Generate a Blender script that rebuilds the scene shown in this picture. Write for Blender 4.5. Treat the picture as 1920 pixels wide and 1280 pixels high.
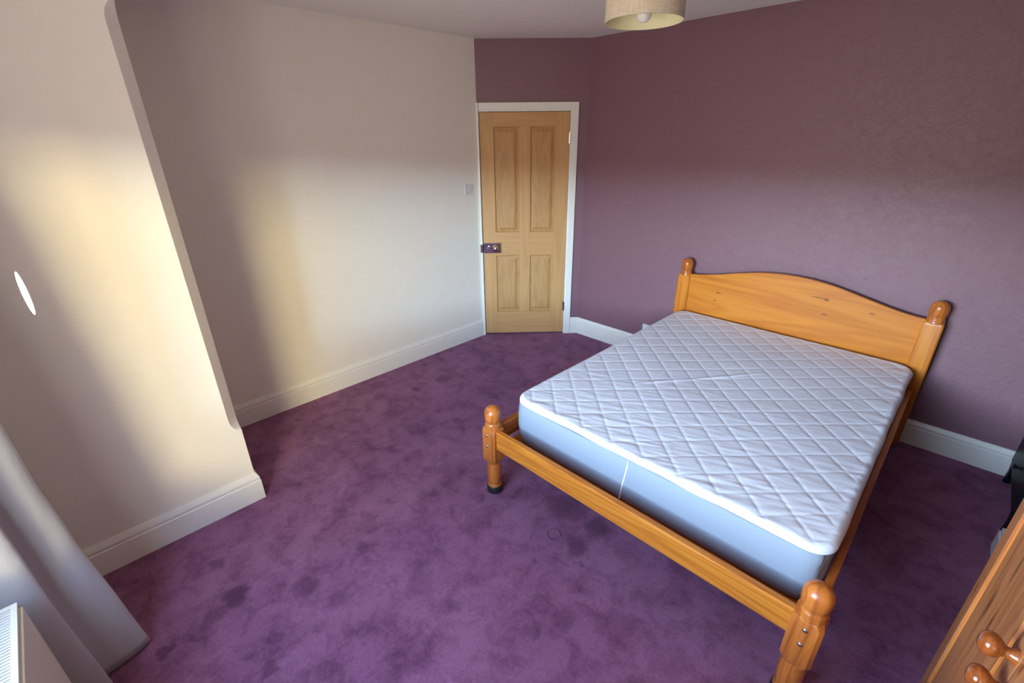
import bpy, bmesh, math, random
from mathutils import Vector, Matrix
random.seed(4)
sc = bpy.context.scene
for o in list(bpy.data.objects): bpy.data.objects.remove(o)
C = sc.collection
PI = math.pi

# ------------------------------------------------------------------ camera
cam = bpy.data.objects.new('camera', bpy.data.cameras.new('camera')); C.objects.link(cam)
cam.data.sensor_width = 36.0; cam.data.lens = 36.0 * 865.14 / 1920.0
cam.data.clip_start = 0.02
def cam_axes(yaw, pitch, roll):
    cy, sy, cp, sp = math.cos(yaw), math.sin(yaw), math.cos(pitch), math.sin(pitch)
    f = Vector((-sy*cp, cy*cp, -sp)); r = Vector((cy, sy, 0)); u = r.cross(f)
    cr, sr = math.cos(roll), math.sin(roll)
    return f, cr*r + sr*u, -sr*r + cr*u
f_, r_, u_ = cam_axes(0.78777, 0.41724, -0.01062)
cam.matrix_world = Matrix(((r_.x, u_.x, -f_.x, 0), (r_.y, u_.y, -f_.y, 0), (r_.z, u_.z, -f_.z, 1.8), (0, 0, 0, 1)))
sc.camera = cam

# ------------------------------------------------------------------ world, lights, exposure
w = bpy.data.worlds.new('sky'); sc.world = w; w.use_nodes = True
nt = w.node_tree; nt.nodes.clear()
SKY = 1.0
wout = nt.nodes.new('ShaderNodeOutputWorld'); bg = nt.nodes.new('ShaderNodeBackground')
tc = nt.nodes.new('ShaderNodeTexCoord'); sx = nt.nodes.new('ShaderNodeSeparateXYZ')
ramp = nt.nodes.new('ShaderNodeValToRGB')
nt.links.new(tc.outputs['Generated'], sx.inputs[0]); nt.links.new(sx.outputs['Z'], ramp.inputs[0])
cr = ramp.color_ramp                                   # elevation only: dark street, roofline, bright haze, blue above
cr.elements[0].position = 0.0; cr.elements[0].color = (0.21, 0.188, 0.160, 1)
cr.elements[1].position = 0.075; cr.elements[1].color = (0.21, 0.188, 0.160, 1)
for p_, c_ in ((0.095, (1.42, 1.86, 2.15, 1)), (0.15, (1.15, 1.56, 1.88, 1)), (0.24, (0.42, 0.60, 0.84, 1)), (0.40, (0.17, 0.26, 0.40, 1)), (0.6, (0.15, 0.22, 0.34, 1)), (1.0, (0.12, 0.2, 0.36, 1))):
    e = cr.elements.new(p_); e.color = c_
nt.links.new(ramp.outputs[0], bg.inputs[0]); bg.inputs[1].default_value = 48.0 * SKY
nt.links.new(bg.outputs[0], wout.inputs[0])

def area(name, loc, target, sx_, sy_, power, color, portal=False):
    l = bpy.data.lights.new(name, 'AREA'); l.shape = 'RECTANGLE'; l.size = sx_; l.size_y = sy_; l.energy = power; l.color = color
    o = bpy.data.objects.new(name, l); C.objects.link(o); o.location = loc
    o.rotation_euler = (Vector(target) - Vector(loc)).to_track_quat('-Z', 'Y').to_euler()
    if portal: l.cycles.is_portal = True
    return o
area('sky_portal', (-0.89, -0.66, 1.315), (-0.89, 3, 1.315), 1.44, 1.40, 1, (1, 1, 1), True)
# added lamp for assumed low sunlit haze beside the added outside wall, seen obliquely through the window
area('added_haze_lamp', (3.1, -3.25, 2.75), (-1.9, 0.1, 1.2), 1.5, 0.9, 375, (1.0, 0.87, 0.44))
# added narrow spot lamp outside, squashed to throw a streak on the chimney breast
gl = bpy.data.lights.new('added_streak_spot', 'SPOT'); gl.energy = 9000; gl.color = (1, 0.97, 0.9); gl.shadow_soft_size = 0.0; gl.use_square = True
gl.spot_size = math.radians(2.95); gl.spot_blend = 0.12
glo = bpy.data.objects.new('added_streak_spot', gl); C.objects.link(glo); glo.location = (0.6, -0.923, 1.90)
glo.rotation_euler = (Vector((-2.388, -0.116, 1.297)) - glo.location).to_track_quat('-Z', 'Y').to_euler()
glo.scale = (0.10, 1.0, 1.0)
sc.view_settings.view_transform = 'Standard'; sc.view_settings.look = 'None'
sc.view_settings.gamma = 1.0; sc.view_settings.use_curve_mapping = False
sc.view_settings.exposure = -0.17

# ------------------------------------------------------------------ materials
def lin(c):
    return tuple(((v/255)/12.92 if v/255 <= 0.04045 else ((v/255+0.055)/1.055)**2.4) for v in c) + (1,)
def mat(name, rough=0.5, spec=0.5):
    m = bpy.data.materials.new(name); m.use_nodes = True
    t = m.node_tree; b = t.nodes['Principled BSDF']
    b.inputs['Roughness'].default_value = rough; b.inputs['Specular IOR Level'].default_value = spec
    return m, t, b
def N(t, kind, **kw):
    n = t.nodes.new(kind)
    for k, v in kw.items(): setattr(n, k, v)
    return n
def coords(t, scale=(1, 1, 1), loc=(0, 0, 0), rot=(0, 0, 0)):
    tc = N(t, 'ShaderNodeTexCoord'); mp = N(t, 'ShaderNodeMapping')
    mp.inputs['Scale'].default_value = scale; mp.inputs['Location'].default_value = loc; mp.inputs['Rotation'].default_value = rot
    t.links.new(tc.outputs['Object'], mp.inputs['Vector']); return mp.outputs[0]
def noise(t, vec, scale, detail=4, rough=0.55, dist=0.0):
    n = N(t, 'ShaderNodeTexNoise'); n.inputs['Scale'].default_value = scale; n.inputs['Detail'].default_value = detail
    n.inputs['Roughness'].default_value = rough; n.inputs['Distortion'].default_value = dist
    t.links.new(vec, n.inputs['Vector']); return n.outputs['Fac']
def rampc(t, fac, stops):
    r = N(t, 'ShaderNodeValToRGB'); e = r.color_ramp.elements
    e[0].position, e[0].color = stops[0]; e[1].position, e[1].color = stops[-1]
    for p_, c_ in stops[1:-1]:
        k = e.new(p_); k.color = c_
    t.links.new(fac, r.inputs[0]); return r.outputs[0]
def mixc(t, fac, a, b, blend='MIX'):
    m = N(t, 'ShaderNodeMix', data_type='RGBA', blend_type=blend)
    for s, v in ((m.inputs['Factor'], fac), (m.inputs['A'], a), (m.inputs['B'], b)):
        if hasattr(v, 'is_linked') or hasattr(v, 'links'): t.links.new(v, s)
        else: s.default_value = v
    return m.outputs['Result']
def math_(t, op, a, b=None, c=None, clamp=False):
    m = N(t, 'ShaderNodeMath', operation=op); m.use_clamp = clamp
    for i, v in enumerate((a, b, c)):
        if v is None: continue
        if hasattr(v, 'links'): t.links.new(v, m.inputs[i])
        else: m.inputs[i].default_value = v
    return m.outputs[0]
def bump(t, b, h, dist, strength=1.0):
    n = N(t, 'ShaderNodeBump'); n.inputs['Distance'].default_value = dist; n.inputs['Strength'].default_value = strength
    t.links.new(h, n.inputs['Height']); t.links.new(n.outputs[0], b.inputs['Normal'])
def plain(name, col, rough=0.5, spec=0.5, metal=0.0, bs=None):
    m, t, b = mat(name, rough, spec); b.inputs['Metallic'].default_value = metal
    v = coords(t)
    n = noise(t, v, bs[0] if bs else 30, 3)
    c = mixc(t, n, tuple(x*0.965 for x in col[:3]) + (1,), tuple(min(1, x*1.035) for x in col[:3]) + (1,))
    t.links.new(c, b.inputs['Base Color'])
    if bs: bump(t, b, n, bs[1])
    return m
def m_plaster(name, col, s=9, d=0.004):
    m, t, b = mat(name, 0.75, 0.25); v = coords(t)
    n1 = noise(t, v, s, 5, 0.6); n2 = noise(t, v, 70, 3)
    h = math_(t, 'ADD', n1, math_(t, 'MULTIPLY', n2, 0.18))
    c = mixc(t, n1, tuple(x*0.97 for x in col[:3]) + (1,), tuple(min(1, x*1.03) for x in col[:3]) + (1,))
    t.links.new(c, b.inputs['Base Color']); bump(t, b, h, d, 0.6); return m
def m_wallpaper():
    m, t, b = mat('purple_wallpaper', 0.5, 0.75); v = coords(t)
    n0 = noise(t, v, 5, 3, 0.5)
    n1 = noise(t, v, 26, 4, 0.6, 2.5); n2 = noise(t, v, 120, 3, 0.6)
    fib = rampc(t, n1, ((0.40, (0, 0, 0, 1)), (0.5, (1, 1, 1, 1)), (0.6, (0, 0, 0, 1))))
    base = mixc(t, n0, WALLP[0], WALLP[1])
    c = mixc(t, math_(t, 'MULTIPLY', fib, 0.30), base, WALLP[2])
    c = mixc(t, math_(t, 'MULTIPLY', n2, 0.25), c, WALLP[0])
    t.links.new(c, b.inputs['Base Color'])
    h = math_(t, 'ADD', fib, math_(t, 'MULTIPLY', n2, 0.8)); bump(t, b, h, 0.0007, 0.6); return m
WALLP = ((0.200, 0.092, 0.120, 1), (0.222, 0.104, 0.134, 1), (0.270, 0.138, 0.175, 1))
BLOT = ((-1.826,0.117,0.060,.9),(-1.656,0.357,0.061,.8),(-2.069,0.114,0.045,.7),(-1.767,-0.148,0.031,.9),(-1.975,0.658,0.051,.55),(-1.523,0.176,0.034,.6),(-1.404,0.119,0.036,.8),(-1.491,0.421,0.041,.5),(-1.829,0.350,0.040,.45),(-1.794,0.026,0.049,.7),(-2.766,1.691,0.042,.9),(-2.754,1.944,0.070,.7),(-3.05,1.524,0.078,.6),(-2.717,0.826,0.028,.6),(-2.869,1.434,0.065,.5),(-0.866,1.289,0.022,.9),(-1.143,1.524,0.113,.7),(-0.936,1.522,0.067,.8),(-1.808,1.297,0.085,.4),(-2.287,0.353,0.071,.3),(-0.940,1.358,0.060,.6),(-0.812,0.912,0.034,.4),(-1.122,0.752,0.031,.4),(-0.60,1.15,0.09,.5),(-0.75,1.0,0.05,.4))
def m_carpet():
    m, t, b = mat('plum_carpet', 0.95, 0.05); v = coords(t)
    b.inputs['Sheen Weight'].default_value = 0.25; b.inputs['Sheen Roughness'].default_value = 0.45
    b.inputs['Sheen Tint'].default_value = (0.75, 0.55, 0.9, 1)
    n1 = noise(t, v, 2.3, 5, 0.62, 0.4); n2 = noise(t, v, 9, 5, 0.65, 0.5); n3 = noise(t, v, 150, 3, 0.75); n4 = noise(t, v, 60, 5, 0.8)
    pile = rampc(t, n1, ((0.34, (0, 0, 0, 1)), (0.62, (1, 1, 1, 1))))
    pile2 = rampc(t, n2, ((0.33, (0, 0, 0, 1)), (0.56, (1, 1, 1, 1))))
    f = math_(t, 'MULTIPLY_ADD', pile, 0.35, math_(t, 'MULTIPLY', pile2, 0.40))
    f = math_(t, 'MULTIPLY_ADD', n4, 0.95, math_(t, 'SUBTRACT', f, 0.33))
    # trodden patches of turned pile; those by the foot rail partly painted shade
    dn = N(t, 'ShaderNodeTexNoise'); dn.inputs['Scale'].default_value = 14; dn.inputs['Detail'].default_value = 4; t.links.new(v, dn.inputs['Vector'])
    dv = N(t, 'ShaderNodeVectorMath', operation='MULTIPLY_ADD'); t.links.new(dn.outputs['Color'], dv.inputs[0])
    dv.inputs[1].default_value = (0.11, 0.11, 0.11); t.links.new(v, dv.inputs[2])
    acc = None
    for x, y, r, k in BLOT:
        d = N(t, 'ShaderNodeVectorMath', operation='DISTANCE'); t.links.new(dv.outputs[0], d.inputs[0]); d.inputs[1].default_value = (x+.055, y+.055, .055)
        mr = N(t, 'ShaderNodeMapRange'); mr.interpolation_type = 'SMOOTHSTEP'; t.links.new(d.outputs['Value'], mr.inputs[0])
        mr.inputs[1].default_value = r*0.55; mr.inputs[2].default_value = r*1.25; mr.inputs[3].default_value = k; mr.inputs[4].default_value = 0.0
        acc = mr.outputs[0] if acc is None else math_(t, 'MAXIMUM', acc, mr.outputs[0])
    # castor dent ring
    d = N(t, 'ShaderNodeVectorMath', operation='DISTANCE'); t.links.new(v, d.inputs[0]); d.inputs[1].default_value = (-1.067, 1.346, 0)
    ring = rampc(t, math_(t, 'MULTIPLY', d.outputs['Value'], 10), ((0.27, (0, 0, 0, 1)), (0.34, (1, 1, 1, 1)), (0.38, (0, 0, 0, 1))))
    acc = math_(t, 'MAXIMUM', acc, math_(t, 'MULTIPLY', ring, 0.6))
    f = math_(t, 'MULTIPLY', f, math_(t, 'SUBTRACT', 1.0, math_(t, 'MULTIPLY', acc, 0.75)), clamp=True)
    c = rampc(t, f, ((0.0, CARP[0]), (0.45, CARP[1]), (0.9, CARP[2])))
    c = mixc(t, math_(t, 'MULTIPLY', n3, 0.55), c, tuple(x*0.45 for x in CARP[0][:3]) + (1,))
    t.links.new(c, b.inputs['Base Color'])
    bump(t, b, math_(t, 'ADD', n3, math_(t, 'MULTIPLY', ring, -1.2)), 0.004, 0.9); return m
CARP = ((0.092, 0.028, 0.070, 1), (0.265, 0.102, 0.192, 1), (0.41, 0.18, 0.31, 1))
def m_wood(name, cols, axis, rough=0.32, ringscale=9, stretch=0.07, knots=0, coat=0.14, fine=0.35):
    m, t, b = mat(name, rough, 0.5)
    s = [1.0, 1.0, 1.0]; s['xyz'.index(axis)] = stretch
    v = coords(t, tuple(s), (0.37, 0.71, 0.13))
    n1 = noise(t, v, ringscale, 3, 0.5, 0.6); rings = math_(t, 'FRACT', math_(t, 'MULTIPLY', n1, 7.0))
    rings = math_(t, 'PINGPONG', rings, 0.5); rings = math_(t, 'MULTIPLY', rings, 2.0)
    s2 = [1.0]*3; s2['xyz'.index(axis)] = 0.03
    n2 = noise(t, coords(t, tuple(s2)), 170, 3, 0.6)
    f = math_(t, 'MULTIPLY_ADD', rings, 1.0-fine, math_(t, 'MULTIPLY', n2, fine))
    c = rampc(t, f, ((0.05, cols[0]), (0.45, cols[1]), (0.95, cols[2])))
    for (kx, ky, kz, rad, st) in knots or ():          # dark knots: centre, radius, length along the grain
        sc3 = [1.0]*3; sc3['xyz'.index(axis)] = 1.0/st
        mp = N(t, 'ShaderNodeVectorMath', operation='MULTIPLY'); t.links.new(coords(t, (1, 1, 1), (-kx, -ky, -kz)), mp.inputs[0]); mp.inputs[1].default_value = sc3
        ln = N(t, 'ShaderNodeVectorMath', operation='LENGTH'); t.links.new(mp.outputs[0], ln.inputs[0])
        k = N(t, 'ShaderNodeMapRange'); k.interpolation_type = 'SMOOTHSTEP'; t.links.new(math_(t, 'MULTIPLY_ADD', n2, rad*0.9, math_(t, 'SUBTRACT', ln.outputs['Value'], rad*0.45)), k.inputs[0])
        for q, val in ((1, rad*0.3), (2, rad*1.25), (3, 0.62), (4, 0.0)): k.inputs[q].default_value = val
        c = mixc(t, k.outputs[0], c, tuple(x*0.10 for x in cols[0][:3]) + (1,))
    t.links.new(c, b.inputs['Base Color'])
    b.inputs['Coat Weight'].default_value = coat; b.inputs['Coat Roughness'].default_value = 0.15
    bump(t, b, n2, 0.0004, 0.5); return m
PINE = ((0.45, 0.122, 0.012, 1), (0.59, 0.192, 0.018, 1), (0.67, 0.248, 0.028, 1))
PINE2 = ((0.27, 0.060, 0.010, 1), (0.48, 0.130, 0.020, 1), (0.58, 0.185, 0.030, 1))
WARD = ((0.27, 0.088, 0.030, 1), (0.38, 0.135, 0.047, 1), (0.46, 0.180, 0.066, 1))
OAK = ((0.50, 0.265, 0.092, 1), (0.58, 0.320, 0.120, 1), (0.64, 0.370, 0.150, 1))
_bc = (-0.7705, 2.375)                                  # object origins: bed, wardrobe
HBK = [(x-_bc[0], 3.386-_bc[1], z, r, st) for x, z, r, st in ((-.558, .832, .012, 1.7), (-.60, .836, .006, 9), (-1.248, .667, .005, 3.5), (-1.232, .730, .007, 3.5), (-.313, .801, .006, 3), (-.55, .735, .006, 3.5))]
WDK = [(.282-.55, y-1.1, z, r, st) for y, z, r, st in ((1.398, .718, .013, 4.5), (1.319, .721, .011, 4.5), (1.107, .909, .009, 3), (1.569, .617, .008, 5), (1.025, .908, .009, 3), (1.355, .88, .013, 5), (1.22, .78, .006, 3), (.9, 1.1, .008, 4), (1.45, 1.3, .01, 4), (1.25, 1.5, .009, 4))]
M = dict(
    cream=m_plaster('cream_paint', (0.86, 0.825, 0.74, 1)), ceil=m_plaster('ceiling_paint', (0.87, 0.85, 0.82, 1), 16, 0.008),
    gloss=plain('white_gloss', (0.87, 0.86, 0.80, 1), 0.28), paper=m_wallpaper(), carpet=m_carpet(),
    pine_x=m_wood('bed_pine_x', PINE, 'x'), pine_y=m_wood('bed_pine_y', PINE2, 'y'), pine_z=m_wood('bed_pine_z', PINE, 'z', ringscale=12),
    turn=m_wood('turned_pine', PINE2, 'z', ringscale=14, stretch=0.10),
    hb=m_wood('headboard_pine', PINE, 'x', ringscale=5, stretch=0.10, knots=HBK, fine=0.5),
    ward=m_wood('wardrobe_pine', WARD, 'z', 0.33, 11, 0.06, WDK), ward_y=m_wood('wardrobe_pine_y', WARD, 'y', 0.33, 11, 0.06),
    bevel=m_wood('wardrobe_bevel', ((0.42, 0.12, 0.02, 1), (0.52, 0.16, 0.03, 1), (0.6, 0.2, 0.04, 1)), 'z', 0.3),
    knob=m_wood('knob_pine', ((0.15, 0.032, 0.006, 1), (0.23, 0.054, 0.009, 1), (0.30, 0.078, 0.013, 1)), 'z', 0.2, 14, 0.3, 0, 0.3),
    oak=m_wood('door_oak', OAK, 'z', 0.5, 8, 0.05, 0, 0.0, 0.6), oak_x=m_wood('door_oak_rail', OAK, 'x', 0.5, 8, 0.05, 0, 0.0, 0.6),
    oakp=m_wood('door_oak_panel', tuple(tuple(x*0.90 for x in c[:3]) + (1,) for c in OAK), 'z', 0.5, 10, 0.16, 0, 0.0, 0.4),
    chrome=plain('chrome', (0.72, 0.72, 0.74, 1), 0.12, 0.5, 1.0), steel=plain('bolt_steel', (0.62, 0.60, 0.55, 1), 0.28, 0.5, 1.0),
    black=plain('black_finish', (0.006, 0.005, 0.008, 1), 0.45, 0.25), rubber=plain('black_plastic', (0.012, 0.012, 0.012, 1), 0.45),
    plastic=plain('white_plastic', (0.72, 0.70, 0.72, 1), 0.3), boxw=plain('box_white', (0.72, 0.74, 0.74, 1), 0.5),
    rad=plain('radiator_enamel', (0.80, 0.77, 0.68, 1), 0.3), dark=plain('dark_gap', (0.03, 0.03, 0.03, 1), 0.8),
    skirt=plain('skirt_fabric', (0.30, 0.348, 0.415, 1), 0.8, 0.2, 0.0, (90, 0.001)), seam=plain('seam_thread', (0.88, 0.92, 0.98, 1), 0.8, 0.2),
    bulb=plain('bulb_glass', (0.80, 0.80, 0.78, 1), 0.15),
)
def m_quilt():
    m, t, b = mat('quilt_fabric', 0.7, 0.25); v = coords(t, (0.35, 1.6, 1), (0, 0, 0), (0, 0, 0.35))
    n = noise(t, v, 22, 4, 0.6, 1.2); n2 = noise(t, coords(t), 260, 2)
    c = mixc(t, n, (0.76, 0.80, 0.90, 1), (0.81, 0.85, 0.94, 1)); t.links.new(c, b.inputs['Base Color'])
    bump(t, b, math_(t, 'ADD', n, math_(t, 'MULTIPLY', n2, 0.06)), 0.003, 0.4); return m
M['quilt'] = m_quilt()
def m_shade():
    m, t, b = mat('linen_shade', 0.9, 0.1); v = coords(t)
    n1 = noise(t, coords(t, (1, 1, 0.08)), 190, 2); n2 = noise(t, coords(t, (0.12, 0.12, 1)), 190, 2)
    f = math_(t, 'MULTIPLY', math_(t, 'ADD', n1, n2), 0.5)
    c = rampc(t, f, ((0.36, (0.54, 0.47, 0.35, 1)), (0.64, (0.68, 0.60, 0.47, 1)))); t.links.new(c, b.inputs['Base Color'])
    b.inputs['Transmission Weight'].default_value = 0.0
    bump(t, b, f, 0.001, 0.5); return m
M['shade'] = m_shade(); M['shade_in'] = plain('shade_lining', (0.80, 0.76, 0.50, 1), 0.7)
def m_curtain():
    m, t, b = mat('grey_curtain', 0.36, 0.5); v = coords(t)
    b.inputs['Sheen Weight'].default_value = 0.2
    n = noise(t, coords(t, (1, 1, 0.4)), 9, 4, 0.6); n2 = noise(t, v, 300, 2)
    c = mixc(t, n, (0.45, 0.46, 0.475, 1), (0.52, 0.53, 0.545, 1)); t.links.new(c, b.inputs['Base Color'])
    bump(t, b, math_(t, 'ADD', n, math_(t, 'MULTIPLY', n2, 0.1)), 0.01, 0.5); return m
M['curtain'] = m_curtain()

# ------------------------------------------------------------------ helpers
def thing(name, label, cat, loc=(0, 0, 0), group=None):
    o = bpy.data.objects.new(name, None); C.objects.link(o); o.location = loc; o.empty_display_size = 0.1
    o['label'] = label; o['category'] = cat
    if group: o['group'] = group
    return o
def root_loc(p):
    v = Vector((0, 0, 0))
    while p is not None: v += p.location; p = p.parent
    return v
def obj(name, bm, m, parent=None, smooth=0, bevel=0, seg=2, label=None, recalc=True):
    """one mesh object from world-space geometry; its own origin stays at its parent's."""
    if recalc: bmesh.ops.recalc_face_normals(bm, faces=bm.faces[:])
    off = root_loc(parent)
    bmesh.ops.translate(bm, verts=bm.verts[:], vec=-off)
    me = bpy.data.meshes.new(name); bm.to_mesh(me); bm.free()
    for mm in (m if isinstance(m, (list, tuple)) else [m]): me.materials.append(mm)
    o = bpy.data.objects.new(name, me); C.objects.link(o); o.parent = parent
    if bevel:
        b = o.modifiers.new('edges', 'BEVEL'); b.width = bevel; b.segments = seg; b.limit_method = 'ANGLE'; b.angle_limit = math.radians(40)
    if smooth: me.shade_smooth(); me.set_sharp_from_angle(angle=math.radians(smooth))
    if label: o['label'] = label
    return o
def struct(name, bm, m, parent=None, **k):
    o = obj(name, bm, m, parent, **k); o['kind'] = 'structure'; return o
def tag(o, label, cat, group=None):
    o['label'] = label; o['category'] = cat
    if group: o['group'] = group
    return o
def bx(bm, a, b, mi=0):
    x0, x1 = sorted((a[0], b[0])); y0, y1 = sorted((a[1], b[1])); z0, z1 = sorted((a[2], b[2]))
    v = [bm.verts.new(p) for p in ((x0,y0,z0),(x1,y0,z0),(x1,y1,z0),(x0,y1,z0),(x0,y0,z1),(x1,y0,z1),(x1,y1,z1),(x0,y1,z1))]
    for f in ((0,3,2,1),(4,5,6,7),(0,1,5,4),(1,2,6,5),(2,3,7,6),(3,0,4,7)):
        q = bm.faces.new([v[i] for i in f]); q.material_index = mi
    return v
def box(a, b):
    bm = bmesh.new(); bx(bm, a, b); return bm
def lathe(prof, seg=32, origin=(0, 0, 0), axis=(0, 0, 1), bm=None):
    bm = bm or bmesh.new(); q = Vector((0, 0, 1)).rotation_difference(Vector(axis)); rings = []
    for r, z in prof:
        if r < 1e-6: rings.append([bm.verts.new(q @ Vector((0, 0, z)) + Vector(origin))])
        else: rings.append([bm.verts.new(q @ Vector((r*math.cos(2*PI*i/seg), r*math.sin(2*PI*i/seg), z)) + Vector(origin)) for i in range(seg)])
    for A, B in zip(rings, rings[1:]):
        for i in range(seg):
            j = (i+1) % seg
            if len(A) == 1 and len(B) == 1: continue
            if len(A) == 1: bm.faces.new((A[0], B[i], B[j]))
            elif len(B) == 1: bm.faces.new((A[i], A[j], B[0]))
            else: bm.faces.new((A[i], A[j], B[j], B[i]))
    for R in (rings[0], rings[-1]):
        if len(R) > 1: bm.faces.new(R)
    return bm
def loft(rings, closed=True, caps=True, bm=None):
    bm = bm or bmesh.new(); V = [[bm.verts.new(p) for p in r] for r in rings]; n = len(V[0])
    for A, B in zip(V, V[1:]):
        for i in range(n if closed else n-1):
            j = (i+1) % n; bm.faces.new((A[i], A[j], B[j], B[i]))
    if caps and closed: bm.faces.new(V[0]); bm.faces.new(V[-1])
    return bm
def prism(poly, axis, a, b):
    """poly of 2-tuples in the plane across `axis`, extruded from a to b."""
    def P(u, v, w):
        return {'x': (w, u, v), 'y': (u, w, v), 'z': (u, v, w)}[axis]
    return loft([[P(u, v, a) for u, v in poly], [P(u, v, b) for u, v in poly]])
def sweep(path, prof, bm=None):
    """moulding profile (d out from wall, z) along a plan polyline; room lies to the left of the path; mitred."""
    bm = bm or bmesh.new(); n = len(path); rings = []
    P = [Vector(p) for p in path]
    for i in range(n):
        ns = []
        for a, b in ((i-1, i), (i, i+1)):
            if 0 <= a and b < n:
                d = (P[b]-P[a]).normalized(); ns.append(Vector((-d.y, d.x)))
        m = sum(ns, Vector((0, 0))); m.normalize(); m /= max(0.2, m.dot(ns[0]))
        rings.append([(P[i].x + m.x*d, P[i].y + m.y*d, z) for d, z in prof])
    return loft(rings, True, True, bm)
def tube(pts, r, seg=10, bm=None):
    bm = bm or bmesh.new(); rings = []
    for i, p in enumerate(pts):
        p = Vector(p); d = (Vector(pts[min(i+1, len(pts)-1)]) - Vector(pts[max(i-1, 0)])).normalized()
        q = Vector((0, 0, 1)).rotation_difference(d)
        rings.append([tuple(p + q @ Vector((r*math.cos(2*PI*k/seg), r*math.sin(2*PI*k/seg), 0))) for k in range(seg)])
    return loft(rings, True, True, bm)

# ------------------------------------------------------------------ room shell
XL, XC, XR = -3.21, -2.388, 0.83        # alcove wall, chimney breast, right wall
YW, YB, YC = -0.50, 3.479, 0.415        # window wall, purple wall, end of the chimney breast
H, T, TW = 2.505, 0.12, 0.13
D0 = Vector((XL, 2.81)); D1 = Vector((-2.569, YB)); dd = (D1-D0).normalized(); dn = Vector((dd.y, -dd.x))   # door wall, normal into room
bm = bmesh.new(); bx(bm, (XL-T, YW-TW, -0.08), (XR+T, YB+T, 0.0)); struct('floor', bm, M['carpet'])
bm = bmesh.new(); bx(bm, (XL-T, YW-TW, H), (XR+T, YB+T, H+0.1)); struct('ceiling', bm, M['ceil'])
struct('wall_left', box((XL-T, YW-TW, 0), (XL, YB+T, H)), M['cream'])
struct('wall_right', box((XR, YW-TW, 0), (XR+T, YB+T, H)), M['paper'])
struct('wall_back', box((XL-T, YB, 0), (XR+T, YB+T, H)), M['paper'])
# chimney breast with a stop-chamfered corner
rings = []
def chamf(z):
    z0, z1, L, c = 0.445, 2.258, 0.070, 0.045
    if z <= z0 or z >= z1: return 0.0006
    t = min(z-z0, z1-z) / L
    return max(0.0006, c if t >= 1 else c*math.sqrt(max(0, 1-(1-t)**2)))
zs = [0, 0.2, 0.444] + [0.445+0.075*(1-math.cos(k/10*PI/2)) for k in range(0, 11)] + [0.9, 1.4, 1.9] + [2.258-0.070*(1-math.cos(k/10*PI/2)) for k in range(10, -1, -1)] + [2.259, H]
for z in zs:
    c = chamf(z); rings.append([(XL-0.02, YW, z), (XC, YW, z), (XC, YC-c, z), (XC-c, YC, z), (XL-0.02, YC, z)])
struct('wall_chimney', loft(rings), M['cream'])
# window wall with its opening (behind the camera)
WX0, WX1, WZ0, WZ1 = -1.60, -0.18, 0.71, 2.00
bm = bmesh.new()
bx(bm, (XL, YW-TW, 0), (WX0, YW, H)); bx(bm, (WX1, YW-TW, 0), (XR, YW, H)); bx(bm, (WX0, YW-TW, 0), (WX1, YW, WZ0)); bx(bm, (WX0, YW-TW, WZ1), (WX1, YW, H))
struct('wall_window', bm, M['cream'])
bm = bmesh.new()
for a, b in (((WX0, WZ0), (WX0+.05, WZ1)), ((WX1-.05, WZ0), (WX1, WZ1)), ((WX0+.05, WZ0), (WX1-.05, WZ0+.05)), ((WX0+.05, WZ1-.05), (WX1-.05, WZ1))):
    bx(bm, (a[0], YW-TW+.05, a[1]), (b[0], YW-TW+.11, b[1]))
struct('window_1', bm, M['gloss'])
# unseen wall added outside the window to hide sky from the chimney breast
struct('sky_blocker_wall', box((3.95, -5.2, -2.5), (4.25, -0.66, 4.6)), plain('sky_blocker_brown', (0.30, 0.20, 0.14, 1), 0.9))
# diagonal door wall: opening for the door, a lobby backing behind
def dp(s, d, z):                      # s along the door wall, d out into the room
    p = D0 + dd*s + dn*d; return (p.x, p.y, z)
LW = (D1-D0).length
def dbox(bm, s0, s1, d0, d1, z0, z1):
    v = [bm.verts.new(dp(s, d, z)) for z in (z0, z1) for s, d in ((s0, d0), (s1, d0), (s1, d1), (s0, d1))]
    for f in ((0,1,2,3),(4,5,6,7),(0,1,5,4),(1,2,6,5),(2,3,7,6),(3,0,4,7)): bm.faces.new([v[i] for i in f])
    return bm
DS0, DS1, DZ = 0.018, 0.780, 1.992
bm = bmesh.new(); dbox(bm, DS1+.004, LW, -.10, 0, 0, H); dbox(bm, 0, DS1+.004, -.10, 0, DZ+.004, H); dbox(bm, 0, DS0-.004, -.10, 0, 0, DZ+.004); dbox(bm, 0, LW, -.12, -.10, 0, H)
struct('wall_door', bm, M['paper'])
# baseboards
BB = [(0, 0), (0.018, 0), (0.018, 0.118), (0.0135, 0.121), (0.0135, 0.126), (0.016, 0.130), (0.0155, 0.140), (0.010, 0.149), (0.008, 0.157), (0.006, 0.163), (0, 0.163)]
struct('baseboard_left', sweep([(XL, D0.y), (XL, YC+.02)], BB), M['gloss'], smooth=35)
struct('baseboard_chimney', sweep([(XL+.0, YC), (XC, YC), (XC, YW)], BB), M['gloss'], smooth=35)
pb = D0 + dd*0.848
struct('baseboard_back', sweep([(XR, YB), (D1.x, YB), (pb.x, pb.y)], BB), M['gloss'], smooth=35)
struct('baseboard_right', sweep([(XR, YW), (XR, YB)], BB), M['gloss'], smooth=35)
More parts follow.
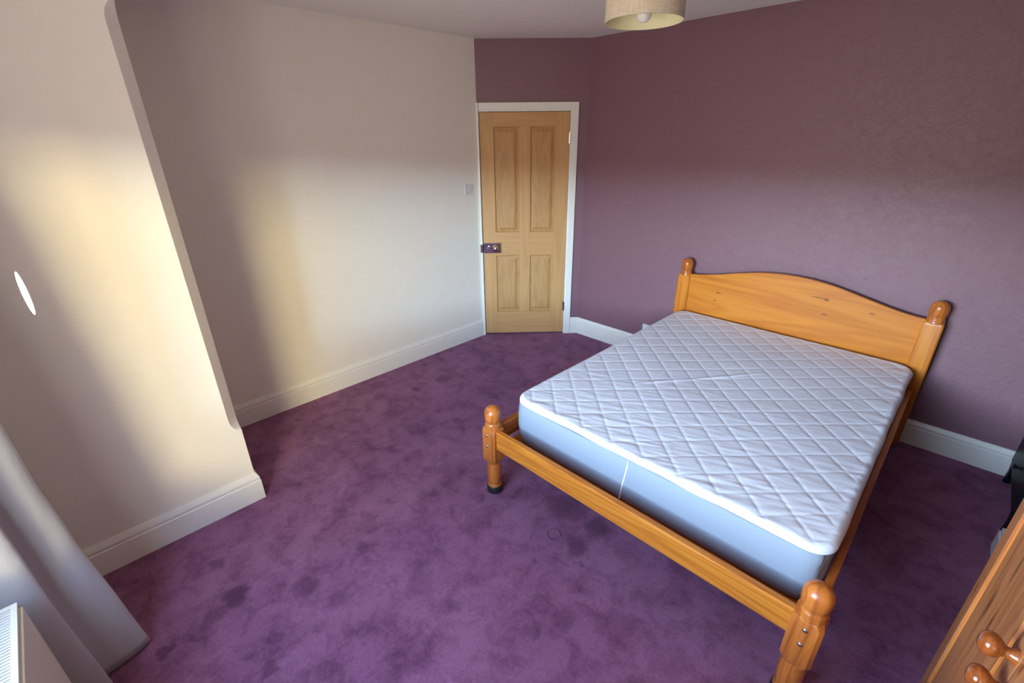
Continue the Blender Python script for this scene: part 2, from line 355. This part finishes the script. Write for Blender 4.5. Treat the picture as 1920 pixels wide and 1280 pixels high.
# door casing
bm = bmesh.new()
for s0, s1, z0, z1 in ((0.0, 0.016, 0, DZ+.066), (DS1, DS1+.066, 0, DZ+.066), (0.016, DS1, DZ, DZ+.066)):
    dbox(bm, s0, s1, -.04, 0.016, z0, z1)
dbox(bm, DS1+.014, DS1+.066, 0.016, 0.023, 0, DZ+.066); dbox(bm, 0.016, DS1+.014, 0.016, 0.023, DZ+.014, DZ+.066)
dbox(bm, -0.004, 0.012, 0.0, 0.034, 0, DZ+.066)
struct('trim_1', bm, M['gloss'], bevel=0.002)
# ------------------------------------------------------------------ door
dr = bpy.data.objects.new('door_1', None); C.objects.link(dr); dr['kind'] = 'structure'; p0 = dp(DS0, 0, 0); dr.location = p0
dr.rotation_euler = (0, 0, math.atan2(dd.y, dd.x))
dr['label'] = 'light oak four-panel door in a white frame'
def dlocal(bm, name, m, parent, **k):
    me = bpy.data.meshes.new(name); bmesh.ops.recalc_face_normals(bm, faces=bm.faces[:]); bm.to_mesh(me); bm.free(); me.materials.append(m)
    o = bpy.data.objects.new(name, me); C.objects.link(o); o.parent = parent
    if k.get('smooth'): me.shade_smooth(); me.set_sharp_from_angle(angle=math.radians(k['smooth']))
    if k.get('bevel'):
        b = o.modifiers.new('edges', 'BEVEL'); b.width = k['bevel']; b.segments = 2; b.limit_method = 'ANGLE'
    if k.get('label'): o['label'] = k['label']
    return o
W = DS1 - DS0; FY = -0.004          # door front face (local y = -d ; room is at -y)
ST, MS = 0.118, 0.10; PW = (W-2*ST-MS)/2
zr = [0.012, 0.236, 0.79, 1.005, 1.877, DZ-.003]
for nm, x0, x1, z0, z1 in (('stile', .002, ST, zr[0], zr[5]), ('stile', W-ST, W-.002, zr[0], zr[5]), ('mullion', ST+PW, ST+PW+MS, zr[1], zr[4])):
    dlocal(box((x0, FY, z0), (x1, FY+.035, z1)), nm, M['oak'], dr, bevel=0.0015)
for z0, z1 in ((zr[0], zr[1]), (zr[2], zr[3]), (zr[4], zr[5])):
    if z0 == zr[2]:
        bm = bmesh.new(); bx(bm, (ST, FY, z0), (ST+PW, FY+.035, z1)); bx(bm, (ST+PW+MS, FY, z0), (W-ST, FY+.035, z1))
        bx(bm, (ST+PW, FY+.0005, z0), (ST+PW+MS, FY+.034, z1))
    else: bm = box((ST, FY, z0), (W-ST, FY+.035, z1))
    dlocal(bm, 'rail', M['oak_x'], dr, bevel=0.001)
for x0 in (ST, ST+PW+MS):
    for z0, z1 in ((zr[1], zr[2]), (zr[3], zr[4])):
        x1 = x0+PW; r = []
        for ins, y in ((-.002, FY+.004), (.004, FY+.013), (.010, FY+.016), (.014, FY+.016), (.040, FY+.006), (.042, FY+.0055)):
            r.append([(x0+ins, y, z0+ins), (x1-ins, y, z0+ins), (x1-ins, y, z1-ins), (x0+ins, y, z1-ins)])
        bm = loft(r, True, False); bm.verts.ensure_lookup_table(); bm.faces.new(bm.verts[-4:])
        dlocal(bm, 'panel', M['oakp'], dr)
hd = dlocal(box((.004, FY-.022, 0.818), (.160, FY, 0.914)), 'lock_case', M['chrome'], dr, bevel=0.004, label='chrome rim lock case')
dlocal(lathe([(0.016, 0), (0.016, .006), (.010, .012), (.010, .022), (.022, .030), (.027, .042), (.023, .054), (.010, .060), (0, .061)], 24, (.112, FY-.022, .866), (0, -1, 0)), 'knob', M['chrome'], hd, smooth=40)
dlocal(lathe([(0.017, 0), (0.017, .005), (.011, .008), (.011, .012), (0, .012)], 20, (.055, FY-.022, .868), (0, -1, 0)), 'snib', M['chrome'], hd, smooth=40)
dlocal(box((.048, FY-.044, 0.852), (.062, FY-.034, 0.884)), 'snib_lever', M['chrome'], hd, bevel=.002)
dlocal(box((-.026, FY-.042, 0.828), (-.002, FY-.02, 0.904)), 'keep', M['chrome'], hd, bevel=0.003)
for z in (1.79, 0.285):
    bm = lathe([(0, -.045), (.006, -.045), (.006, .045), (0, .045)], 12, (W+.001, FY-.014, z)); bx(bm, (W-.012, FY-.004, z-.045), (W+.012, FY+.001, z+.045))
    dlocal(bm, 'hinge', M['chrome'], dr, smooth=40)

# ------------------------------------------------------------------ bed
BL, BR = -1.508, -0.033             # post centres
BF, BH = 1.355, 3.395
bed = thing('bed_frame', 'varnished orange pine double bed frame with curved headboard and ball finials', 'bed', ((BL+BR)/2, (BF+BH)/2, 0))
def block(cx, cy, hx, hy, z0, z1, ch=0.012, taper=True):
    """square post section with chamfered arrises and shaped shoulders"""
    def ring(z, k, c):
        a, b = hx*k, hy*k
        return [(cx+sx_*(a-(c if e else 0)), cy+sy_*(b-(0 if e else c)), z) for sx_, sy_, e in
                ((1,1,0),(1,1,1),(-1,1,1),(-1,1,0),(-1,-1,0),(-1,-1,1),(1,-1,1),(1,-1,0))]
    rr = [(z0-.020, .82, ch*1.5), (z0-.004, .93, ch), (z0+.008, 1, ch), (z1-.014, 1, ch), (z1-.004, .94, ch*1.2), (z1+.004, .82, ch*1.6)] if taper else [(z0, 1, ch), (z1-.012, 1, ch), (z1, .9, ch*1.3)]
    return loft([ring(*r) for r in rr])
def ball(cx, cy, z0, zt, R=0.044):
    pr = [(R*1.0, z0-.014), (R*1.0, z0-.004), (R*.94, z0+.002), (R*.97, z0+.008), (R*.93, z0+.014), (R*.84, z0+.019), (R*.86, z0+.025), (R*.94, z0+.034), (R*.985, z0+.046)]
    zc = max(zt-R*1.02, z0+.055)
    pr += [(R*math.cos(PI/2*k/10), zc+(zt-zc)*math.sin(PI/2*k/10)) for k in range(10)] + [(0, zt)]
    return lathe(pr, 32, (cx, cy, 0))
for cx in (BL, BR):
    post = obj('foot_post', block(cx, BF, .046, .046, .222, .418), M['turn'], bed, smooth=30)
    obj('finial', ball(cx, BF, .432, .545), M['turn'], post, smooth=50)
    obj('leg', lathe([(.034, .222), (.038, .206), (.040, .196), (.034, .190), (.036, .180), (.040, .150), (.040, .110), (.037, .066), (.035, .060), (.040, .052), (.040, .046), (.034, .036), (0, .036)], 32, (cx, BF, 0)), M['turn'], post, smooth=50)
    obj('foot_cup', lathe([(0, .002), (.040, .002), (.044, .006), (.043, .042), (.040, .046), (0, .046)], 32, (cx, BF, 0)), M['rubber'], post, smooth=40, label='black plastic castor cup')
    for z in (.384, .318):
        obj('bolt', lathe([(.0085, 0), (.0085, .002), (.006, .0045), (0, .0055)], 16, (cx, BF-.0462, z), (0, -1, 0)), M['steel'], post, smooth=50, label='steel bolt head')
    # headboard posts
    hp = obj('headboard_post', block(cx+.004, BH+.005, .047, .036, .03, .820, .008), M['pine_z'], bed, smooth=30)
    obj('finial', ball(cx+.006, BH+.010, .830, .945), M['turn'], hp, smooth=50)
    # side rails
    obj('side_rail', box((cx-.014+.012, BF+.03, .310), (cx+.014+.010, BH-.02, .410)) if cx == BR else box((cx-.020, BF+.03, .310), (cx+.008, BH-.02, .410)), M['pine_y'], bed, bevel=.004)
obj('foot_rail', box((BL+.03, BF-.020, .303), (BR-.03, BF+.010, .412)), M['pine_x'], bed, bevel=.005)
# curved headboard panel
tab = ((0, .941), (.09, .939), (.20, .926), (.33, .898), (.444, .868), (.554, .843), (.62, .830), (.69, .824), (.76, .822))
def hb_top(x):
    u = abs(x - (BL+BR)/2)
    for (a, za), (b, zb) in zip(tab, tab[1:]):
        if u <= b: return za + (zb-za)*(u-a)/(b-a)
    return tab[-1][1]
xs = [BL+.03 + (BR-BL-.06)*k/72 for k in range(73)]
zt = [hb_top(x)+.006 for x in xs]
for _ in range(6): zt = [zt[0]] + [(zt[i-1]+2*zt[i]+zt[i+1])/4 for i in range(1, 72)] + [zt[-1]]
poly = [(x, z) for x, z in zip(xs, zt)] + [(xs[-1], .36), (xs[0], .36)]
obj('headboard_panel', prism(poly, 'y', BH-.009, BH+.019), M['hb'], bed, bevel=.005)
for k in range(11):
    y = BF+.12 + k*.183
    obj('bed_slat', box((BL+.008, y, .268), (BR-.010, y+.07, .284)), M['pine_x'], bed)
for x0, x1 in ((BL+.008, BL+.028), (BR-.030, BR-.010)):
    obj('slat_ledge', box((x0, BF+.05, .246), (x1, BH-.03, .268)), M['pine_y'], bed)

# ------------------------------------------------------------------ mattress in its quilted protector
MX0, MX1, MY0, MY1, MZ = -1.490, -0.034, 1.482, 3.352, 0.555
mt = thing('mattress', 'double mattress in a white diamond-quilted protector with pale blue skirt on the pine bed', 'mattress', ((MX0+MX1)/2, (MY0+MY1)/2, 0.285))
R = 0.026; arc = R*PI/2; drop = 0.0; RC = 0.062; nx, ny = 270, 350
from mathutils import noise as mnoise
def quilt(x, y):
    S_ = 0.1127; a = ((y-x)/2**.5 - .016)/S_; b = ((x+y)/2**.5 - .0966)/S_
    da = abs(a-round(a))*S_; db = abs(b-round(b))*S_
    d = min(da, db); puff = .72*(1-math.exp(-(d/.0050)**1.3)) + .28*(1-math.exp(-d/.020))
    edge = min(x-MX0, MX1-x, y-MY0+.02, MY1-y)
    return (puff-1)*max(0, min(1, (edge-.022)/.02))
bm = bmesh.new(); grid = []
ix0, ix1, iy0, iy1 = MX0+R+RC, MX1-R-RC, MY0+R+RC, MY1-R-RC; L = RC+arc+drop
for j in range(ny+1):
    row = []
    for i in range(nx+1):
        px = ix0-L + (ix1-ix0+2*L)*i/nx; py = iy0-L + (iy1-iy0+2*L)*j/ny
        cx = min(max(px, ix0), ix1); cy = min(max(py, iy0), iy1); ox, oy = px-cx, py-cy
        l = math.hypot(ox, oy)
        if l > 1e-9:
            m_ = max(abs(ox), abs(oy)); ux, uy = ox/l, oy/l; l = m_
        else: ux = uy = 0
        if l <= RC: h, dz = l, 0.0
        elif l <= RC+arc: h, dz = RC+R*math.sin((l-RC)/R), R*(1-math.cos((l-RC)/R))
        else: h, dz = RC+R, R+(l-RC-arc)
        h0 = h
        x, y = cx+ux*h, cy+uy*h
        z = MZ-dz
        # broad sag and rumples
        wr = mnoise.noise(Vector((x*2.2, y*2.2, 1.7)))*.005
        foot = math.exp(-max(0, y-MY0)/.45)
        s1 = mnoise.noise(Vector(((x+.55*y)*5.0, (y-.42*x)*26, 3.1)))
        s2 = mnoise.noise(Vector(((x+.40*y)*9.0, (y-.48*x)*44, 8.1)))
        wr += (s1*.0021+s2*.0019)*(.12+foot)
        ct = ((x+1.04)*.6+(y-2.12)*.8); cd = -(x+1.04)*.8+(y-2.12)*.6
        if -.1 < ct < .72: wr += .004*math.exp(-(cd/.008)**2)*min(1, (ct+.1)/.1, (.72-ct)/.2)
        right = math.exp(-max(0, MX1-x)/.10)
        wr += right*.005*mnoise.noise(Vector((x*4, y*19, 6.2)))
        q = quilt(x, y)*.0032
        k = max(0.0, 1-dz/.022)
        z += (q+wr)*k
        low = min(1, dz/R)
        bulge = low*(.006*mnoise.noise(Vector((x*5, y*5, 9.0)))+.002)
        x += ux*bulge; y += uy*bulge
        if dz > R-.004:
            z += .004*mnoise.noise(Vector((x*7, y*7, 2.0)))
        row.append(bm.verts.new((x, y, z)))
    grid.append(row)
for j in range(ny):
    for i in range(nx): bm.faces.new((grid[j][i], grid[j][i+1], grid[j+1][i+1], grid[j+1][i]))
obj('quilted_top', bm, M['quilt'], mt, smooth=180, label='white diamond-quilted top of the protector')
# smooth pale skirt below
def rrect(x0, x1, y0, y1, r, n=8, seg=40):
    pts = []
    for (cx, cy, a0) in ((x1-r, y1-r, 0), (x0+r, y1-r, PI/2), (x0+r, y0+r, PI), (x1-r, y0+r, 1.5*PI)):
        for k in range(n+1):
            a = a0+PI/2*k/n; pts.append((cx+r*math.cos(a), cy+r*math.sin(a)))
    out = []
    for a, b in zip(pts, pts[1:]+pts[:1]):
        m_ = max(1, int(math.dist(a, b)/.05))
        out += [(a[0]+(b[0]-a[0])*k/m_, a[1]+(b[1]-a[1])*k/m_) for k in range(m_)]
    return out
rings = []
for k, (z, ins) in enumerate(((.285, .030), (.290, .014), (.300, .006), (.33, .001), (.39, -.003), (.45, -.003), (.49, -.001), (.522, .003), (.528, .02))):
    r = []
    for x, y in rrect(MX0+ins, MX1-ins, MY0+ins, MY1-ins, .086):
        rk = 0
        if x > MX1-.02: rk = .009+.005*abs(mnoise.noise(Vector((x*3, y*12, z*8))))
        n_ = mnoise.noise(Vector((x*3, y*3, z*6)))*.003
        r.append((x-rk+n_*(1 if x > -.8 else -1)*.5, y+n_*.5, z))
    rings.append(r)
obj('skirt', loft(rings), M['skirt'], mt, smooth=60, label='pale blue stretch skirt')
obj('skirt_seam', tube([(-.785-.027*t, MY0-.003 + (.004*abs(t-.5)),   .522-.222*t) for t in [k/8 for k in range(9)]], .0032, 8), M['seam'], mt, smooth=60, label='white vertical seam')

# ------------------------------------------------------------------ wardrobe (pine, at the right)
WXF, WY0, WY1, WH = 0.28, 0.60, 1.60, 1.86
wd = thing('wardrobe', 'tall knotty pine wardrobe with panelled doors and round wooden knobs', 'wardrobe', (.55, 1.1, 0))
bm = bmesh.new(); bx(bm, (WXF+.022, WY0, .06), (XR-.01, WY0+.02, WH)); bx(bm, (WXF+.022, WY1-.02, .06), (XR-.01, WY1, WH)); bx(bm, (WXF+.03, WY0+.02, .10), (XR-.01, WY1-.02, .12)); bx(bm, (XR-.02, WY0+.02, .12), (XR-.01, WY1-.02, WH))
obj('carcass', bm, M['ward'], wd, bevel=.002)
obj('plinth', box((WXF+.006, WY0, 0), (XR-.01, WY1, .10)), M['ward_y'], wd, bevel=.004)
obj('cornice', box((WXF-.02, WY0-.02, WH), (XR-.01, WY1+.02, WH+.05)), M['ward_y'], wd, bevel=.012)
MID = 1.046
for y0, y1, ky in ((WY0, MID-.0015, MID-.021), (MID+.0015, WY1, MID+.021)):
    z0, z1 = .115, WH-.01; s = .072
    bm = bmesh.new()
    bx(bm, (WXF, y0, z0), (WXF+.022, y0+s, z1)); bx(bm, (WXF, y1-s, z0), (WXF+.022, y1, z1)); bx(bm, (WXF, y0+s, z0), (WXF+.022, y1-s, z0+.125)); bx(bm, (WXF, y0+s, z1-.10), (WXF+.022, y1-s, z1))
    d = obj('door', bm, M['ward'], wd, bevel=.001)
    a0, a1, b0, b1 = y0+s, y1-s, z0+.125, z1-.10
    r = [[(xx, a0+i, b0+i), (xx, a1-i, b0+i), (xx, a1-i, b1-i), (xx, a0+i, b1-i)] for i, xx in ((-.001, WXF+.004), (.006, WXF+.011), (.010, WXF+.011), (.032, WXF+.004), (.033, WXF+.003))]
    bm = loft(r, True, False); f = bm.faces.new([v for v in bm.verts][-4:])
    for q in bm.faces: q.material_index = 0 if q is f else 1
    pn = obj('panel', bm, [M['ward'], M['bevel']], d)
    obj('knob', lathe([(.0165, 0), (.0160, .004), (.0115, .011), (.0105, .017), (.014, .022), (.0215, .029), (.0245, .037), (.0235, .045), (.018, .052), (.009, .0555), (0, .056)], 28, (WXF+.001, ky, .887 if ky > MID else .833), (-1, 0, 0)), M['knob'], d, smooth=60)

# ------------------------------------------------------------------ black cabinet and white box in the far right corner
cb = thing('cabinet', 'black low cabinet on short splayed feet in the corner by the purple wall', 'cabinet', (.66, 3.14, 0))
CX, CY0, CY1, CH_ = .49, 2.86, 3.435, .78
obj('body', box((CX+.012, CY0, .12), (XR-.02, CY1, CH_-.02)), M['black'], cb, bevel=.003)
obj('top', box((CX-.004, CY0-.008, CH_-.02), (XR-.02, CY1, CH_)), M['black'], cb, bevel=.003)
for z0, z1 in ((.13, .34), (.35, .55), (.56, .75)):
    d = obj('drawer', box((CX, CY0+.008, z0), (CX+.012, CY1-.008, z1)), M['black'], cb, bevel=.002)
    obj('knob', lathe([(.008, 0), (.007, .012), (.013, .020), (.010, .026), (0, .027)], 16, (CX, (CY0+CY1)/2, (z0+z1)/2), (-1, 0, 0)), M['black'], d, smooth=50)
for x, sx_ in ((CX+.03, -1), (XR-.05, 1)):
    for y, sy_ in ((CY0+.03, -1), (CY1-.035, 1)):
        obj('leg', loft([[(x+sx_*o+a*h, y+b*h, z) for a, b in ((-1,-1),(1,-1),(1,1),(-1,1))] for z, h, o in ((.001, .014, .016), (.06, .020, .004), (.12, .026, 0))]), M['black'], cb, bevel=.002)
wb = thing('storage_box', 'low white lidded box on the carpet between wardrobe and black cabinet', 'box', (.60, 2.59, 0))
obj('box_body', box((.462, 2.45, .001), (.74, 2.745, .098)), M['boxw'], wb, bevel=.003)
obj('lid', box((.468, 2.456, .100), (.734, 2.739, .120)), M['boxw'], wb, bevel=.003)

# ------------------------------------------------------------------ pendant lamp
PX, PY, PZ = -1.155, 1.895, 2.205
pl = thing('pendant_lamp', 'cream linen drum pendant lampshade with bare white bulb hanging from the ceiling', 'lamp', (PX, PY, H))
RS, SH = .150, .20
bm = bmesh.new()
loft([[(PX+r*math.cos(2*PI*k/64), PY+r*math.sin(2*PI*k/64), z) for k in range(64)] for r, z in ((RS, PZ), (RS, PZ+SH))], True, False, bm)
obj('lamp_shade', bm, M['shade'], pl, smooth=40)
bm = loft([[(PX+r*math.cos(2*PI*k/64), PY+r*math.sin(2*PI*k/64), z) for k in range(64)] for r, z in ((RS-.003, PZ+SH), (RS-.003, PZ), (RS, PZ), (RS, PZ+.001))], True, False)
obj('shade_lining', bm, M['shade_in'], pl, smooth=40, label='pale yellow inner lining')
bm = bmesh.new()
for k in range(3):
    a = k*2*PI/3+.4; tube([(PX+.02*math.cos(a), PY+.02*math.sin(a), PZ+.12), (PX+(RS-.004)*math.cos(a), PY+(RS-.004)*math.sin(a), PZ+.185)], .0018, 6, bm)
loft([[(PX+r*math.cos(2*PI*k/24), PY+r*math.sin(2*PI*k/24), z) for k in range(24)] for r, z in ((.022, PZ+.118), (.022, PZ+.122), (.016, PZ+.122), (.016, PZ+.118), (.022, PZ+.118))], True, False, bm)
obj('shade_carrier', bm, M['plastic'], pl, smooth=40)
obj('bulb', lathe([(0, PZ-.002), (.012, PZ), (.022, PZ+.008), (.0285, PZ+.022), (.030, PZ+.034), (.027, PZ+.050), (.019, PZ+.070), (.014, PZ+.085), (.0135, PZ+.10), (0, PZ+.10)], 28, (PX, PY, 0)), M['bulb'], pl, smooth=60)
obj('lamp_holder', lathe([(0, PZ+.09), (.018, PZ+.09), (.018, PZ+.135), (.012, PZ+.15), (.006, PZ+.165), (0, PZ+.165)], 24, (PX, PY, 0)), M['plastic'], pl, smooth=40)
obj('cord', lathe([(0, PZ+.16), (.0035, PZ+.16), (.0035, H-.02), (0, H-.02)], 10, (PX, PY, 0)), M['plastic'], pl, smooth=40)
obj('ceiling_rose', lathe([(.045, H), (.043, H-.012), (.03, H-.022), (.008, H-.03), (0, H-.03)], 28, (PX, PY, 0)), M['plastic'], pl, smooth=40)

# ------------------------------------------------------------------ switch and socket
sw = thing('light_switch', 'small white square light switch on the cream wall beside the door', 'switch', (XL, 2.685, 1.387))
obj('plate', box((XL, 2.642, 1.344), (XL+.009, 2.728, 1.430)), M['plastic'], sw, bevel=.003)
obj('rocker', prism([(2.6775, 1.372), (2.6925, 1.372), (2.6925, 1.402), (2.6775, 1.402)], 'x', XL+.008, XL+.013), M['plastic'], sw, bevel=.002)
for y in (2.655, 2.715): obj('screw', lathe([(.0035, 0), (.0035, .001), (0, .0015)], 10, (XL+.009, y, 1.387), (1, 0, 0)), M['steel'], sw)
so = thing('wall_socket', 'white double wall socket on the purple wall behind the bed', 'socket', (-1.784, YB, .248))
obj('plate', box((-1.857, YB-.010, .205), (-1.711, YB, .291)), M['plastic'], so, bevel=.003)
for x in (-1.822, -1.746): obj('rocker', box((x-.008, YB-.014, .262), (x+.008, YB-.009, .282)), M['plastic'], so, bevel=.001)
for x in (-1.822, -1.746):
    for a, b in ((0, .245), (-.011, .224), (.011, .224)):
        obj('pin_hole', box((x+a-.003, YB-.0106, b-.004), (x+a+.003, YB-.0098, b+.004)), M['dark'], so)

# ------------------------------------------------------------------ radiator under the window
RX0, RX1, RY0, RY1, RZ0, RZ1 = -1.648, 0.15, -.462, -.360, .12, .60
rd = thing('radiator', 'cream panel radiator with a slotted top grille under the window', 'radiator', ((RX0+RX1)/2, -.41, .12))
obj('front_panel', box((RX0+.006, RY1-.014, RZ0), (RX1-.006, RY1, RZ1-.016)), M['rad'], rd, bevel=.004)
obj('back_panel', box((RX0+.006, RY0, RZ0), (RX1-.006, RY0+.012, RZ1-.016)), M['rad'], rd, bevel=.004)
for x in (RX0, RX1-.004): obj('end_panel', box((x, RY0+.006, RZ0+.01), (x+.004, RY1-.006, RZ1)), M['rad'], rd, bevel=.001)
bm = bmesh.new(); bx(bm, (RX0+.004, RY1-.020, RZ1-.010), (RX1-.004, RY1-.006, RZ1)); bx(bm, (RX0+.004, RY0+.004, RZ1-.010), (RX1-.004, RY0+.014, RZ1))
bx(bm, (RX0+.004, RY0+.014, RZ1-.010), (RX0+.016, RY1-.020, RZ1))
obj('grille_frame', bm, M['rad'], rd, bevel=.001)
bm = bmesh.new(); x = RX0+.022
while x < RX1-.02:
    bx(bm, (x, RY0+.014, RZ1-.008), (x+.0062, RY1-.020, RZ1-.001)); x += .0112
g = obj('grille', bm, M['rad'], rd); g['kind'] = 'stuff'
obj('convector', box((RX0+.012, RY0+.014, RZ0+.02), (RX1-.012, RY1-.016, RZ1-.055)), M['dark'], rd)
for x in (RX0+.10, RX1-.10):
    obj('bracket', box((x-.015, YW, .30), (x+.015, RY0, .50)), M['rad'], rd)

# ------------------------------------------------------------------ curtain
ctrl = [(-2.20, -.455), (-2.08, -.425), (-1.96, -.335), (-1.885, -.225), (-1.858, -.178), (-1.832, -.200), (-1.815, -.255), (-1.808, -.305), (-1.790, -.340), (-1.770, -.338), (-1.746, -.310), (-1.726, -.300), (-1.710, -.325), (-1.702, -.37), (-1.695, -.42), (-1.685, -.455)]
def cat(P, t):
    n = len(P)-1; i = min(int(t*n), n-1); u = t*n-i
    a, b, c, d = (Vector(P[max(0, min(n, i+k))]) for k in (-1, 0, 1, 2))
    return 0.5*((2*b)+(c-a)*u+(2*a-5*b+4*c-d)*u*u+(3*b-a-3*c+d)*u**3)
GZ = ((0, 1.0), (.2, .93), (.38, .865), (.5, .82), (.68, .78), (.84, .735), (1.04, .715), (1.5, .6), (2.2, .42))
rings = []
for k in range(61):
    z = .012 + 2.10*k/60
    g_ = .40
    for (za, ga), (zb, gb) in zip(GZ, GZ[1:]):
        if za <= z <= zb: g_ = ga+(gb-ga)*(z-za)/(zb-za)
    r = []
    for i in range(121):
        p_ = cat(ctrl, i/120); yw = -.462
        y = yw + (p_.y-yw)*g_
        x = p_.x - .02*min(1, z); z_ = z
        y += .004*mnoise.noise(Vector((p_.x*9, p_.y*9, z*5))); x += .006*mnoise.noise(Vector((p_.x*6, p_.y*6, z*4+5)))
        zz = z + (.006*mnoise.noise(Vector((p_.x*8, p_.y*8, 0))) if k == 0 else 0)
        r.append((x, y, zz))
    rings.append(r)
bm = loft(rings, False, False)
cu = obj('curtain', bm, M['curtain'], None, smooth=180)
sd = cu.modifiers.new('cloth', 'SOLIDIFY'); sd.thickness = .003; sd.offset = 0
tag(cu, 'long silver grey curtain hanging to the floor beside the radiator', 'curtain')
